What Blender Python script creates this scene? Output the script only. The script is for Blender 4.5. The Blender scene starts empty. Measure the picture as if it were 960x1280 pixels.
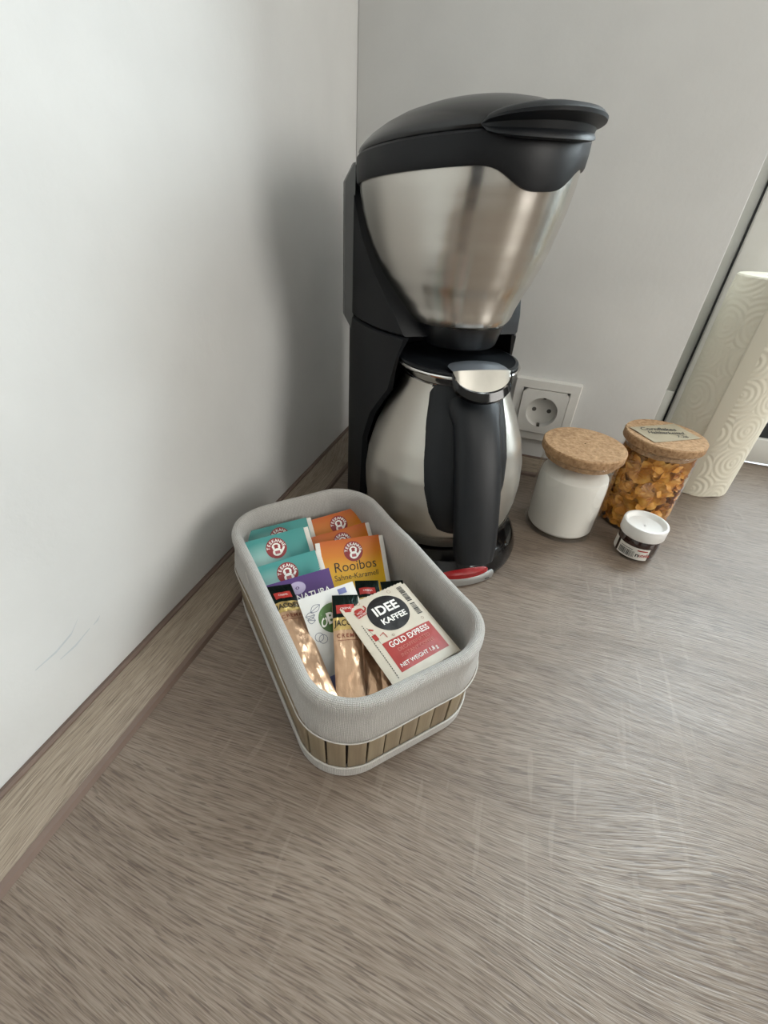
import bpy, bmesh, math, random
from mathutils import Vector, Matrix, noise
random.seed(7)
R = math.radians
S = bpy.context.scene
COL = S.collection

# ------------------------------------------------------------------ camera
cam_d = bpy.data.cameras.new('camera'); cam = bpy.data.objects.new('camera', cam_d); COL.objects.link(cam)
cam_d.sensor_fit = 'VERTICAL'; cam_d.sensor_height = 36.0; cam_d.lens = 559.6 / 1280 * 36.0
cam_d.clip_start = 0.01
Rr, Rd, Rf = Vector((.9521, .3006, .0558)), Vector((.2158, -.5315, -.8191)), Vector((-.2165, .7919, -.5710))
m = Matrix((Rr, -Rd, -Rf)).transposed().to_4x4(); m.translation = Vector((.2266, -.6045, .2962))
cam.matrix_world = m; S.camera = cam
# ------------------------------------------------------------------ world: overcast sky above, darker ground below
S.view_settings.view_transform = 'Standard'; S.view_settings.look = 'None'
S.view_settings.gamma = 1.0; S.view_settings.use_curve_mapping = False; S.view_settings.exposure = 0.0
W = bpy.data.worlds.new('overcast_sky'); S.world = W; W.use_nodes = True
wn = W.node_tree.nodes; wl = W.node_tree.links; wn.clear()
tc = wn.new('ShaderNodeTexCoord'); sp = wn.new('ShaderNodeSeparateXYZ'); rp = wn.new('ShaderNodeValToRGB')
bg = wn.new('ShaderNodeBackground'); wo = wn.new('ShaderNodeOutputWorld')
wl.new(tc.outputs['Generated'], sp.inputs[0]); wl.new(sp.outputs['Z'], rp.inputs[0]); wl.new(rp.outputs[0], bg.inputs[0]); wl.new(bg.outputs[0], wo.inputs[0])
e = rp.color_ramp.elements; e[0].position = 0.0; e[0].color = (.05, .055, .05, 1); e[1].position = 0.22; e[1].color = (.80, .90, 1.0, 1)
bg.inputs[1].default_value = 3.5
# ------------------------------------------------------------------ lights
def area(name, loc, rot, sx, sy, power, color):
    d = bpy.data.lights.new(name, 'AREA'); d.shape = 'RECTANGLE'; d.size = sx; d.size_y = sy; d.energy = power; d.color = color
    o = bpy.data.objects.new(name, d); COL.objects.link(o); o.location = loc; o.rotation_euler = rot; return o
WX0, WX1, WZ0, WZ1 = .515, .98, .044, 1.35          # glass of the window in the niche
# daylight that the near window lets in, just outside its pane
day = area('window_daylight', ((WX0 + WX1) / 2 + .03, .30, 1.0), (R(-90), 0, 0), .48, .70, 25.0, (.84, .93, 1.0))
# hazy low sun that comes in through the same window
sd = bpy.data.lights.new('hazy_sun', 'SUN'); sd.energy = .95; sd.angle = R(16); sd.color = (.86, .93, 1.0)
sun = bpy.data.objects.new('hazy_sun', sd); COL.objects.link(sun); sun.location = (2, 1.4, 1.4)
sun.rotation_euler = Vector((-.80, -.515, -.22)).to_track_quat('-Z', 'Y').to_euler()
# added fill lights out of view: one at the right wall, one overhead
fill_right = area('fill_light_right', (2.94, -1.15, .98), (R(90), 0, R(90)), 1.0, 1.2, 38.0, (1.0, .97, .92))
lamp = area('fill_light_overhead', (1.2, -1.3, 1.60), (0, 0, 0), .5, .5, 4.0, (1.0, .96, .90))

# ------------------------------------------------------------------ helpers
def lin(h):
    if isinstance(h, str):
        c = [int(h[i:i+2], 16) / 255 for i in (0, 2, 4)]
        return tuple(x / 12.92 if x <= .04045 else ((x + .055) / 1.055) ** 2.4 for x in c) + (1,)
    return tuple(h) + (1,) if len(h) == 3 else h
class G:
    """small node-graph helper"""
    def __init__(s, name):
        s.m = bpy.data.materials.new(name); s.m.use_nodes = True; s.t = s.m.node_tree; s.n = s.t.nodes; s.p = s.n['Principled BSDF']; s.out = s.n['Material Output']
    def add(s, t, ins=None, **kw):
        n = s.n.new(t)
        for k, v in kw.items(): setattr(n, k, v)
        for k, v in (ins or {}).items(): s.set(n, k, v)
        return n
    def set(s, n, k, v):
        i = n.inputs[k]
        if isinstance(v, bpy.types.NodeSocket): s.t.links.new(v, i)
        elif isinstance(v, bpy.types.Node): s.t.links.new(v.outputs[0], i)
        else: i.default_value = v
    def pin(s, **kw):
        for k, v in kw.items(): s.set(s.p, k.replace('_', ' '), v)
    def coord(s, scale=(1, 1, 1), rot=(0, 0, 0), out='Object', src=None):
        mp = s.add('ShaderNodeMapping', {'Scale': scale, 'Rotation': rot})
        s.set(mp, 'Vector', src if src is not None else s.add('ShaderNodeTexCoord').outputs[out]); return mp.outputs[0]
    def noise(s, vec, scale, detail=3, rough=.55, dist=0):
        return s.add('ShaderNodeTexNoise', {'Vector': vec, 'Scale': scale, 'Detail': detail, 'Roughness': rough, 'Distortion': dist}).outputs['Fac']
    def math(s, op, a, b=0, c=None):
        n = s.add('ShaderNodeMath', {0: a, 1: b}, operation=op)
        if c is not None: s.set(n, 2, c)
        return n.outputs[0]
    def ramp(s, fac, stops):
        n = s.add('ShaderNodeValToRGB', {'Fac': fac}); el = n.color_ramp.elements
        while len(el) < len(stops): el.new(.5)
        for q, (p, c) in zip(el, stops): q.position = p; q.color = lin(c)
        return n.outputs[0]
    def mix(s, fac, a, b, blend='MIX'):
        n = s.add('ShaderNodeMix', data_type='RGBA', blend_type=blend)
        s.set(n, 0, fac)
        for k, v in ((6, a), (7, b)): s.set(n, k, lin(v) if isinstance(v, (str, tuple)) else v)
        return n.outputs[2]
    def bump(s, h, strength=.3, dist=.001, normal=None):
        n = s.add('ShaderNodeBump', {'Height': h, 'Strength': strength, 'Distance': dist})
        if normal is not None: s.set(n, 'Normal', normal)
        s.pin(Normal=n.outputs[0]); return n.outputs[0]
MATS = {}
def simple(name, col, rough=.5, metal=0, spec=None, bump=None):
    if name in MATS: return MATS[name]
    g = G(name); g.pin(Base_Color=lin(col), Roughness=rough, Metallic=metal)
    v = g.coord(); nz = g.noise(v, 60, 3)
    g.pin(Base_Color=g.mix(.06, col, g.ramp(nz, [(0.3, '000000'), (.7, 'ffffff')]), 'OVERLAY'))
    if spec is not None: g.p.inputs['Specular IOR Level'].default_value = spec
    if bump: g.bump(g.noise(v, bump[0], 3), bump[1], bump[2] if len(bump) > 2 else .0005)
    MATS[name] = g.m; return g.m

class MB:
    def __init__(s): s.v = []; s.f = []; s.mi = []; s.uv = {}
    def add(s, vs, fs, mi=0):
        b = len(s.v); s.v += [tuple(q) for q in vs]
        for f in fs: s.f.append(tuple(i + b for i in f)); s.mi.append(mi)
        return b
    def loft(s, rings, closed=True, cap0=False, cap1=False, mi=0, uv=None, closev=False):
        n = len(rings[0]); b = len(s.v)
        for r in rings: s.v += [tuple(q) for q in r]
        k = n if closed else n - 1; L = len(rings)
        for j in range(L if closev else L - 1):
            j2 = (j + 1) % L
            for i in range(k):
                i2 = (i + 1) % n
                s.f.append((b+j*n+i, b+j*n+i2, b+j2*n+i2, b+j2*n+i)); s.mi.append(mi)
                if uv:
                    U0, U1 = uv[0][i], uv[0][i+1]; V0, V1 = uv[1][j], uv[1][j+1]
                    s.uv[len(s.f)-1] = [(U0, V0), (U1, V0), (U1, V1), (U0, V1)]
        if cap0: s.f.append(tuple(b + i for i in reversed(range(n)))); s.mi.append(mi)
        if cap1: s.f.append(tuple(b + (L-1)*n + i for i in range(n))); s.mi.append(mi)
    def revolve(s, prof, n=48, c=(0, 0, 0), a0=0, a1=None, mi=0):
        full = a1 is None; a1 = a0 + 2*math.pi if full else a1
        k = n if full else n + 1
        rings = [[(c[0] + r*math.cos(a0 + (a1-a0)*i/n), c[1] + r*math.sin(a0 + (a1-a0)*i/n), c[2] + z) for i in range(k)] for r, z in prof]
        s.loft(rings, closed=full, mi=mi)
    def box(s, lo, hi, bev=0.0, mi=0):
        bm = bmesh.new(); bmesh.ops.create_cube(bm, size=1)
        for q in bm.verts: q.co = Vector([lo[i] + (q.co[i] + .5)*(hi[i]-lo[i]) for i in range(3)])
        if bev > 0: bmesh.ops.bevel(bm, geom=bm.edges[:], offset=bev, segments=2, profile=.5, affect='EDGES')
        bm.verts.index_update(); s.add([q.co[:] for q in bm.verts], [[q.index for q in f.verts] for f in bm.faces], mi); bm.free()
    def tube(s, path, rad, n=8, mi=0, cap=True):
        rings = []
        for i, p in enumerate(path):
            p = Vector(p); d = (Vector(path[min(i+1, len(path)-1)]) - Vector(path[max(i-1, 0)])).normalized()
            u = d.orthogonal().normalized() if i == 0 else (u - d*u.dot(d)).normalized()
            w = d.cross(u); rr = rad[i] if isinstance(rad, (list, tuple)) else rad
            rings.append([p + u*rr*math.cos(2*math.pi*k/n) + w*rr*math.sin(2*math.pi*k/n) for k in range(n)])
        s.loft(rings, cap0=cap, cap1=cap, mi=mi)
    def build(s, name, mats, parent=None, smooth=35, loc=None):
        me = bpy.data.meshes.new(name); me.from_pydata(s.v, [], s.f)
        for q in (mats if isinstance(mats, (list, tuple)) else [mats]): me.materials.append(q)
        me.polygons.foreach_set('material_index', s.mi)
        if s.uv:
            ul = me.uv_layers.new(name='UVMap')
            for p in me.polygons:
                if p.index in s.uv:
                    for li, t in zip(p.loop_indices, s.uv[p.index]): ul.data[li].uv = t
        bm = bmesh.new(); bm.from_mesh(me); bmesh.ops.recalc_face_normals(bm, faces=bm.faces[:]); bm.to_mesh(me); bm.free()
        if smooth:
            me.shade_smooth(); me.set_sharp_from_angle(angle=R(smooth))
        me.update(); o = bpy.data.objects.new(name, me); COL.objects.link(o)
        if parent is not None: o.parent = parent
        if loc: o.location = loc
        return o
def empty(name, label, cat, loc=(0, 0, 0), rz=0, group=None):
    o = bpy.data.objects.new(name, None); o.empty_display_size = .02; COL.objects.link(o)
    o.location = loc; o.rotation_euler = (0, 0, rz); o['label'] = label; o['category'] = cat
    if group: o['group'] = group
    return o
def struct(o): o['kind'] = 'structure'; return o

_tc = {}
def text_geo(txt, size, bold=0.0, spacing=1.0, align='CENTER', shear=0.0, res=3):
    key = (txt, size, bold, spacing, align, shear)
    if key in _tc: return _tc[key]
    c = bpy.data.curves.new('t', 'FONT'); c.body = txt; c.size = size; c.offset = bold*size; c.space_character = spacing; c.align_x = align; c.align_y = 'CENTER'; c.shear = shear
    c.resolution_u = res; c.fill_mode = 'FRONT'
    o = bpy.data.objects.new('t', c); COL.objects.link(o)
    me = o.to_mesh(); vs = [tuple(v.co) for v in me.vertices]; fs = [tuple(p.vertices) for p in me.polygons]
    o.to_mesh_clear(); bpy.data.objects.remove(o); bpy.data.curves.remove(c)
    _tc[key] = (vs, fs); return vs, fs
class Print:
    """flat print laid on a surface given by surf(x, y) -> (x, y, z)"""
    def __init__(s, surf): s.surf = surf; s.mb = MB()
    def pts(s, vs, fs, h=1, mi=0): s.mb.add([s.surf(x, y, .00012*h) for x, y, *_ in vs], fs, mi)
    def text(s, txt, x, y, size, rot=0, sx=1, sy=1, h=2, mi=0, **kw):
        vs, fs = text_geo(txt, size, **kw); c, k = math.cos(R(rot)), math.sin(R(rot))
        s.pts([(x + (a*sx)*c - (b*sy)*k, y + (a*sx)*k + (b*sy)*c) for a, b, _ in vs], fs, h, mi)
    def arc(s, txt, x, y, rad, size, a0, a1, h=2, mi=0, **kw):
        for i, ch in enumerate(txt):
            a = a0 + (a1-a0)*i/max(1, len(txt)-1); s.text(ch, x + rad*math.cos(R(a)), y + rad*math.sin(R(a)), size, a-90, h=h, mi=mi, **kw)
    def disc(s, x, y, rx, ry=None, h=1, mi=0, n=28, r0=0, a0=0, a1=360, rot=0):
        ry = ry or rx; vs = []; fs = []; K = 4; full = a1-a0 >= 360; m_ = n if full else n+1
        c, k = math.cos(R(rot)), math.sin(R(rot))
        for j in range(K+1):
            q = r0 + (1-r0)*j/K
            for i in range(m_):
                a = R(a0 + (a1-a0)*i/n); X, Y = rx*q*math.cos(a), ry*q*math.sin(a); vs.append((x + X*c - Y*k, y + X*k + Y*c))
        for j in range(K):
            for i in range(n):
                i2 = (i+1) % m_; fs.append((j*m_+i, j*m_+i2, (j+1)*m_+i2, (j+1)*m_+i))
        s.pts(vs, fs, h, mi)
    def rect(s, x0, y0, x1, y1, h=1, mi=0, nx=6, ny=6, rot=0):
        cx, cy = (x0+x1)/2, (y0+y1)/2; c, k = math.cos(R(rot)), math.sin(R(rot)); vs = []
        for j in range(ny+1):
            for i in range(nx+1):
                X, Y = x0 + (x1-x0)*i/nx - cx, y0 + (y1-y0)*j/ny - cy; vs.append((cx + X*c - Y*k, cy + X*k + Y*c))
        s.pts(vs, [(j*(nx+1)+i, j*(nx+1)+i+1, (j+1)*(nx+1)+i+1, (j+1)*(nx+1)+i) for j in range(ny) for i in range(nx)], h, mi)
    def line(s, pts, w, h=2, mi=0):
        for (x0, y0), (x1, y1) in zip(pts, pts[1:]):
            d = Vector((x1-x0, y1-y0)); 
            if d.length < 1e-7: continue
            n = Vector((-d.y, d.x)).normalized()*w/2; e_ = d.normalized()*w*.3
            s.pts([(x0+n.x-e_.x, y0+n.y-e_.y), (x0-n.x-e_.x, y0-n.y-e_.y), (x1-n.x+e_.x, y1-n.y+e_.y), (x1+n.x+e_.x, y1+n.y+e_.y)], [(0, 1, 2, 3)], h, mi)
    def build(s, name, mat, parent): return s.mb.build(name, mat, parent, smooth=0)

# ------------------------------------------------------------------ materials
def wood(name, cols, axis='x', rough=(.32, .48), saw=True, scale=1.0):
    g = G(name)
    src = g.add('ShaderNodeTexCoord').outputs['Object']
    if axis == 'y': src = g.coord(rot=(0, 0, R(90)), src=src)
    warp = g.add('ShaderNodeTexNoise', {'Vector': g.coord((1.6, 4.5, 1), src=src), 'Scale': 1.5*scale, 'Detail': 1}).outputs['Color']
    wv = g.add('ShaderNodeVectorMath', {0: warp, 1: (.5, .5, .5)}, operation='SUBTRACT').outputs[0]
    wv = g.add('ShaderNodeVectorMath', {0: wv, 1: (.03, .11, 0)}, operation='MULTIPLY').outputs[0]
    vec = g.add('ShaderNodeVectorMath', {0: src, 1: wv}, operation='ADD').outputs[0]
    big = g.noise(g.coord((1.2, 11, 1), src=vec), 2.4*scale, 3)
    mid = g.noise(g.coord((2.5, 60, 1), src=vec), 3.2*scale, 3, .6)
    fine = g.noise(g.coord((13, 520, 1), src=vec), 1.0*scale, 4, .66)
    pore = g.noise(g.coord((60, 850, 1), src=vec), 1.0*scale, 1, .5)
    base = g.ramp(big, [(.34, cols[4]), (.43, cols[0]), (.52, cols[1]), (.64, cols[2])])
    c = g.mix(.45, base, g.ramp(mid, [(.32, cols[0]), (.55, cols[1]), (.72, cols[3])]))
    c = g.mix(.36, c, g.ramp(fine, [(.34, cols[4]), (.46, cols[0]), (.54, cols[2]), (.66, cols[3])]))
    fine2 = g.noise(g.coord((48, 1300, 1), src=vec), 1.0*scale, 2, .7)
    c = g.mix(.42, c, g.ramp(fine2, [(.38, cols[4]), (.46, cols[1]), (.53, cols[2]), (.60, cols[3])]))
    dark = g.ramp(pore, [(.33, 'ffffff'), (.36, '000000')])
    c = g.mix(g.math('MULTIPLY', dark, .5), c, cols[4])
    ht = g.math('ADD', g.math('MULTIPLY', fine2, 1.1), g.math('MULTIPLY', pore, .8))
    if saw:
        sv = g.noise(g.coord((150, 20, 1), src=src), 1.0*scale, 1, .5); patch = g.noise(g.coord((7, 5.5, 1), src=src), 1.0, 2)
        sm = g.math('MULTIPLY', g.ramp(sv, [(.62, '000000'), (.67, 'ffffff')]), g.ramp(patch, [(.50, '000000'), (.60, 'ffffff')]))
        c = g.mix(g.math('MULTIPLY', sm, .28), c, cols[3]); 
    g.pin(Base_Color=c)
    g.pin(Roughness=g.add('ShaderNodeMapRange', {'Value': fine, 'From Min': .3, 'From Max': .7, 'To Min': rough[1], 'To Max': rough[0]}).outputs[0])
    g.p.inputs['Specular IOR Level'].default_value = .5
    g.bump(ht, .40, .0006)
    return g.m
OAK = ('67584c', '7d6d5f', '8b7d70', '998d80', '4a3c34')
M_top = wood('smoked_oak_laminate', OAK)
M_strip_l = wood('oak_strip_left', ('786858', '8e806f', '9c8e7d', 'ab9e8d', '5f5145'), axis='y', saw=False)
M_strip_b = wood('oak_strip_back', ('786858', '8e806f', '9c8e7d', 'ab9e8d', '5f5145'), saw=False)
M_lip = simple('brown_rubber_lip', '6f5d53', .55)
def paint(name, col, b=.25):
    g = G(name); v = g.coord(); n1 = g.noise(v, 9, 4); n2 = g.noise(v, 170, 3)
    g.pin(Base_Color=g.mix(.12, col, g.ramp(n1, [(.3, '808080'), (.7, 'ffffff')]), 'MULTIPLY'), Roughness=.62)
    g.bump(g.math('ADD', g.math('MULTIPLY', n1, 1.5), g.math('MULTIPLY', n2, .5)), b, .0015); return g.m
M_wall = paint('white_wall_paint', 'd6d6d4'); M_ceil = paint('ceiling_paint', 'e6e5e1'); M_floor = wood('floor_boards', ('6b5545', '85705c', '9a8670', 'ab9880', '4c3a2e'), saw=False)
M_white = simple('white_plastic', 'dcdad5', .35); M_frame = simple('white_window_plastic', 'd3d3ce', .4); M_seal = simple('dark_rubber_seal', '26282a', .6)
M_dark = simple('dark_plastic', '0f1115', .46, spec=.32, bump=(900, .15, .0002)); M_dark2 = simple('black_plastic', '121315', .32); M_gloss = simple('glossy_black_plastic', '08080a', .09)
M_lidtop = simple('satin_black_lid', '17181a', .25)
M_gripm = simple('charcoal_grip_plastic', '14171b', .44, spec=.35, bump=(1200, .2, .0002))
def steel(name, col, rough=.23, an=.93, stripe=.10):
    g = G(name); g.pin(Base_Color=lin(col), Metallic=1.0, Roughness=rough, Anisotropic=an)
    v = g.coord((3, 3, 1400)); n = g.noise(v, 1.0, 3, .7)
    g.pin(Roughness=g.add('ShaderNodeMapRange', {'Value': n, 'To Min': rough*.75, 'To Max': rough*1.3}).outputs[0])
    t = g.add('ShaderNodeTangent', direction_type='RADIAL', axis='Z'); g.pin(Tangent=t.outputs[0]); g.p.inputs['Anisotropic Rotation'].default_value = .25
    g.bump(n, stripe, .0002); return g.m
M_steel = steel('brushed_steel', 'c9c5be'); M_steel_jug = steel('brushed_steel_jug', 'c4c0b8', .34, .6); M_ring = steel('polished_steel', 'd6d4d0', .12, .2, 0.02)
M_silver = simple('silver_plastic', '9aa0a8', .30, .75); M_silver2 = simple('silver_strip', 'a5a5a3', .35, .5); M_red = simple('red_switch_plastic', '8f1a1c', .25)
M_gauge = simple('smoky_gauge_plastic', '5c5d5c', .38)
# woven linen
def linen():
    g = G('woven_linen'); uv = g.add('ShaderNodeTexCoord').outputs['UV']
    a = g.add('ShaderNodeTexWave', {'Vector': g.coord((1, 1, 1), src=uv), 'Scale': 330.0, 'Distortion': 1.2, 'Detail': 1.0, 'Detail Scale': 3.0}, wave_type='BANDS', bands_direction='X').outputs['Fac']
    b = g.add('ShaderNodeTexWave', {'Vector': g.coord((1, 1, 1), src=uv), 'Scale': 300.0, 'Distortion': 1.2, 'Detail': 1.0, 'Detail Scale': 3.0}, wave_type='BANDS', bands_direction='Y').outputs['Fac']
    h = g.math('MULTIPLY', a, b); sl = g.noise(g.coord((900, 60, 1), src=uv), 1, 3); n = g.noise(uv, 30, 3)
    c = g.ramp(h, [(0, 'a5a29d'), (.5, 'dad7d3')]); c = g.mix(.25, c, g.ramp(sl, [(.3, 'aaa49c'), (.7, 'e2ded8')])); c = g.mix(.15, c, g.ramp(n, [(.3, 'b8b0a8'), (.7, 'dad7d2')]))
    g.pin(Base_Color=c, Roughness=.9); g.pin(**{'Sheen_Weight': .25}); g.bump(h, .8, .0009); return g.m
M_linen = linen()
def bamboo():
    g = G('bamboo_slat'); v = g.coord((300, 300, 12)); n = g.noise(v, 1, 3); oi = g.add('ShaderNodeObjectInfo').outputs['Random']
    c = g.mix(oi, g.ramp(n, [(.3, '7c6c58'), (.7, '96876f')]), g.ramp(n, [(.3, '887a64'), (.7, 'a2947b')])); g.pin(Base_Color=c, Roughness=.55); g.bump(n, .2, .0003); return g.m
M_bamboo = bamboo(); M_gap = simple('dark_backing_cloth', '3a332c', .9); M_thread = simple('pale_stitching', 'c9c6c0', .9)
def corkm():
    g = G('cork'); v = g.coord(); vo = g.add('ShaderNodeTexVoronoi', {'Vector': v, 'Scale': 420.0}); n = g.noise(v, 260, 4)
    c = g.mix(.6, g.ramp(vo.outputs['Color'], [(.1, '7d5c3c'), (.5, 'a5805a'), (.9, 'bd9870')]), g.ramp(n, [(.3, '8f6c49'), (.7, 'c9a680')]))
    g.pin(Base_Color=c, Roughness=.85); g.bump(g.math('ADD', vo.outputs['Distance'], n), .4, .0006); return g.m
M_cork = corkm()
def glass(name, tint=(.985, .99, .985), refl=.9):
    g = G(name); g.n.remove(g.p)
    t = g.add('ShaderNodeBsdfTransparent', {'Color': (*tint, 1)}); gl = g.add('ShaderNodeBsdfGlossy', {'Roughness': .03, 'Color': (1, 1, 1, 1)}); f = g.add('ShaderNodeLayerWeight', {'Blend': .5}); sch = g.math('MULTIPLY_ADD', g.math('POWER', f.outputs['Facing'], 4.0), .90, .06)
    mx = g.add('ShaderNodeMixShader', {0: g.math('MULTIPLY', sch, refl), 1: t.outputs[0], 2: gl.outputs[0]}); g.t.links.new(mx.outputs[0], g.out.inputs[0]); return g.m
M_glass = glass('clear_glass'); M_pane = glass('window_glass', (.97, .99, .98), 1.0)
def paperm(name, col, rough=.55): return simple(name, col, rough, bump=(500, .15, .0003))
def foil(name, col, rough=.28):
    g = G(name); v = g.coord((1, .45, 1)); n = g.noise(v, 190, 3, .55, .6); n2 = g.noise(v, 55, 2, .5, 1.0)
    g.pin(Base_Color=lin(col), Metallic=.85, Roughness=rough); g.bump(g.math('ADD', n, g.math('MULTIPLY', n2, 2)), .55, .0012); return g.m

# ------------------------------------------------------------------ room shell
NX, ND = .4017, .145          # window niche starts here, and is this deep
def shell(name, boxes, mat, bev=0):
    b = MB()
    for lo, hi in boxes: b.box(lo, hi, bev)
    return struct(b.build(name, mat))
shell('wall_left', [((-.12, -3.0, -.9), (0, .25, 1.65))], M_wall)
shell('wall_back', [((0, 0, -.9), (NX, .25, 1.65)), ((NX, 0, 1.42), (1.05, .25, 1.65)), ((1.05, 0, -.9), (3.0, .25, 1.65)), ((NX, 0, -.9), (1.05, .25, -.04))], M_wall, .0015)
shell('wall_right', [((3.0, -3.0, -.9), (3.12, .25, 1.65))], M_wall)
shell('wall_front', [((-.12, -3.12, -.9), (3.12, -3.0, 1.65))], M_wall)
shell('ceiling', [((-.12, -3.12, 1.65), (3.12, .25, 1.75))], M_ceil)
shell('floor', [((-.12, -3.12, -1.0), (3.12, .25, -.9))], M_floor)
# reveal upstand inside the niche
# window in the niche
wf = MB()
wf.box((NX, ND, -.002), (.4555, ND + .07, 1.42), .001); wf.box((.4555, ND+.006, -.002), (1.05, ND + .07, .036), .001)
wf.box((NX - .0, ND - .004, 0), (.4540, ND + .01, .089), .0012); wf.box((1.0, ND, .036), (1.05, ND+.07, 1.42)); wf.box((.4555, ND, 1.38), (1.0, ND+.07, 1.42))
win = struct(wf.build('window_1', M_frame))
b = MB(); b.box((.4568, ND-.008, .003), (WX0, ND+.05, 1.378), .002); b.box((WX0, ND-.008, .003), (.998, ND+.05, WZ0-.004), .002)
b.box((WX1, ND-.008, WZ0-.004), (.998, ND+.05, 1.378), .002); b.box((WX0, ND-.008, WZ1), (WX1, ND+.05, 1.378), .002); b.build('sash', M_white, win)
b = MB(); b.box((.4550, ND-.003, .036), (.4570, ND+.03, 1.378)); b.box((WX0-.001, ND+.0, WZ0-.006), (WX1, ND+.012, WZ0+.018)); b.box((WX0-.001, ND, WZ0), (WX0+.006, ND+.012, WZ1)); b.build('seal', M_seal, win)
b = MB(); b.box((WX0, ND+.012, WZ0), (WX1, ND+.016, WZ1)); b.build('pane', M_pane, win)
# added, out of view: bodies of both fill lights, dark door for steel reflections
lt = empty('added_fill_lamp', 'square white lamp added out of view for overhead fill light', 'lamp', (1.2, -1.3, 1.65))
b = MB(); b.box((-.28, -.28, -.04), (.28, .28, 0), .006); b.build('housing', M_white, lt)
b = MB(); b.box((2.96, -1.73, .25), (3.0, -.57, 1.62), .004); w2 = struct(b.build('added_fill_panel', M_frame))
b = MB(); b.box((-.0, -3.0, -.9), (.62, -2.95, 1.12), .004); dr = struct(b.build('added_dark_door', simple('dark_door_paint', '2a2f3c', .4)))
b = MB(); b.tube([(.54, -2.95, .12), (.54, -2.90, .12), (.44, -2.90, .12)], .009); b.build('door_handle', M_ring, dr)

# ------------------------------------------------------------------ countertop and wall strips
b = MB(); b.box((0, -.95, -.038), (NX, 0, 0), .0); b.box((NX, -.95, -.038), (1.05, ND-.004+.0, 0), .0); b.box((1.05, -.95, -.038), (2.4, 0, 0), .0)
ct = b.build('countertop', M_top); ct['label'] = 'grey-brown oak-look kitchen countertop with raised grain'; ct['category'] = 'countertop'
bd, bh = .0385, .0125
def strip(name, path, mat):
    # path: list of (origin, outward) pairs; profile (outward, up)
    segs = {'wood': [(.0050, bh-.0008), (.012, .0112), (.030, .0058), (bd-.0045, .0036)],
            'top': [(0, bh+.0002), (.0030, bh+.0012), (.0048, bh+.0004), (.0050, bh-.0012)],
            'low': [(bd-.0046, .0030), (bd-.0044, .0042), (bd-.0015, .0030), (bd, 0)]}
    def mk(pr, nm, m_, par):
        b = MB(); rings = [[Vector(o) + Vector(d)*u + Vector((0, 0, z)) for u, z in pr] for o, d in path]; b.loft(rings, closed=False); return b.build(nm, m_, par)
    root = struct(mk(segs['wood'], name, mat, None)); mk(segs['top'], 'upper_lip', M_lip, root); mk(segs['low'], 'lower_lip', M_lip, root)
strip('baseboard_left', [((0, -.95, 0), (1, 0, 0)), ((0, 0, 0), (1, -1, 0))], M_strip_l)
strip('baseboard_back', [((0, 0, 0), (1, -1, 0)), ((NX, 0, 0), (0, -1, 0))], M_strip_b)

# ------------------------------------------------------------------ wall socket
so = empty('wall_socket', 'single white square wall socket on the back wall beside the coffee machine', 'socket', (.3081, 0, .1209))
fr = .081
def plate(x0, z0, x1, z1, y0, y1, hole=None, bev=.001, n=40):
    """box on the back wall; with a round hole (cx, cz, r) in its face"""
    b = MB()
    if not hole: b.box((x0, -y1, z0), (x1, -y0, z1), bev); return b
    cx, cz, r = hole; inner = []; outer = []
    for i in range(n):
        a = 2*math.pi*(i+.5)/n; c, s_ = math.cos(a), math.sin(a); k = max(abs(c), abs(s_)); hx, hz = (x1-x0)/2, (z1-z0)/2
        inner.append((cx + r*c, -y1, cz + r*s_)); outer.append(((x0+x1)/2 + hx*c/k, -y1, (z0+z1)/2 + hz*s_/k))
    b.loft([[(x, -y0, z) for x, _, z in outer], outer, inner, [(x, -.0015, z) for x, _, z in inner]]); return b
b = MB(); sq = lambda i, y: [(-fr+i, y, -fr+i), (-i, y, -fr+i), (-i, y, -i), (-fr+i, y, -i)]
b.loft([sq(0, 0), sq(0, -.0075), sq(.0012, -.009), sq(.0108, -.0098), sq(.0116, -.0088), sq(.0118, -.001)]); b.build('cover_frame', M_white, so)
ins = plate(-.0688, -.0688, -.0122, -.0122, .002, .0118, hole=(-.0405, -.0405, .0195)).build('socket_insert', M_white, so)
b = MB(); b.v = []; b.revolve([(0.0001, 0), (.0192, 0), (.0194, .0105)], 40)
cup = MB(); cup.add([(x - .0405, -.0018 - z*.9, y - .0405) for x, y, z in b.v], b.f); cup.build('recess', M_white, ins)
b = MB()
for sx in (-1, 1): b.add([(x*.0028 - .0405 + sx*.0095, -.0020, z*.0028 - .0405) for x, z in [(math.cos(a*math.pi/8), math.sin(a*math.pi/8)) for a in range(16)]], [tuple(range(16))])
b.build('pin_holes', simple('socket_hole', '55524e', .6), ins)
for s_ in (-1, 1):
    b = MB(); b.box((-.0405-.0018, -.0115, -.0405+s_*.0192-.0016), (-.0405+.0018, -.002, -.0405+s_*.0192+.0016), .0003); b.build('earth_clip', simple('clip_metal', '4a4640', .35, .6), ins)

SCUFF = [[(-.5095, .0640), (-.4960, .0640), (-.4840, .0670), (-.4770, .0730)], [(-.4960, .0570), (-.4850, .0570), (-.4730, .0600)], [(-.4700, .0600), (-.4660, .0610), (-.4640, .0625)]]
SC = simple('scuffed_paint', 'bcc1c3', .6)
for pl in SCUFF:
    b = MB(); n_ = len(pl); b.loft([[(.0002, y + (.0003 + .0004*math.sin(math.pi*i/(n_-1)))*k*.5, z + (.0003 + .0005*math.sin(math.pi*i/(n_-1)))*k) for k in (-1, 1)] for i, (y, z) in enumerate(pl)], closed=False); b.build('scuff_mark', SC, bpy.data.objects['wall_left'])
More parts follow.
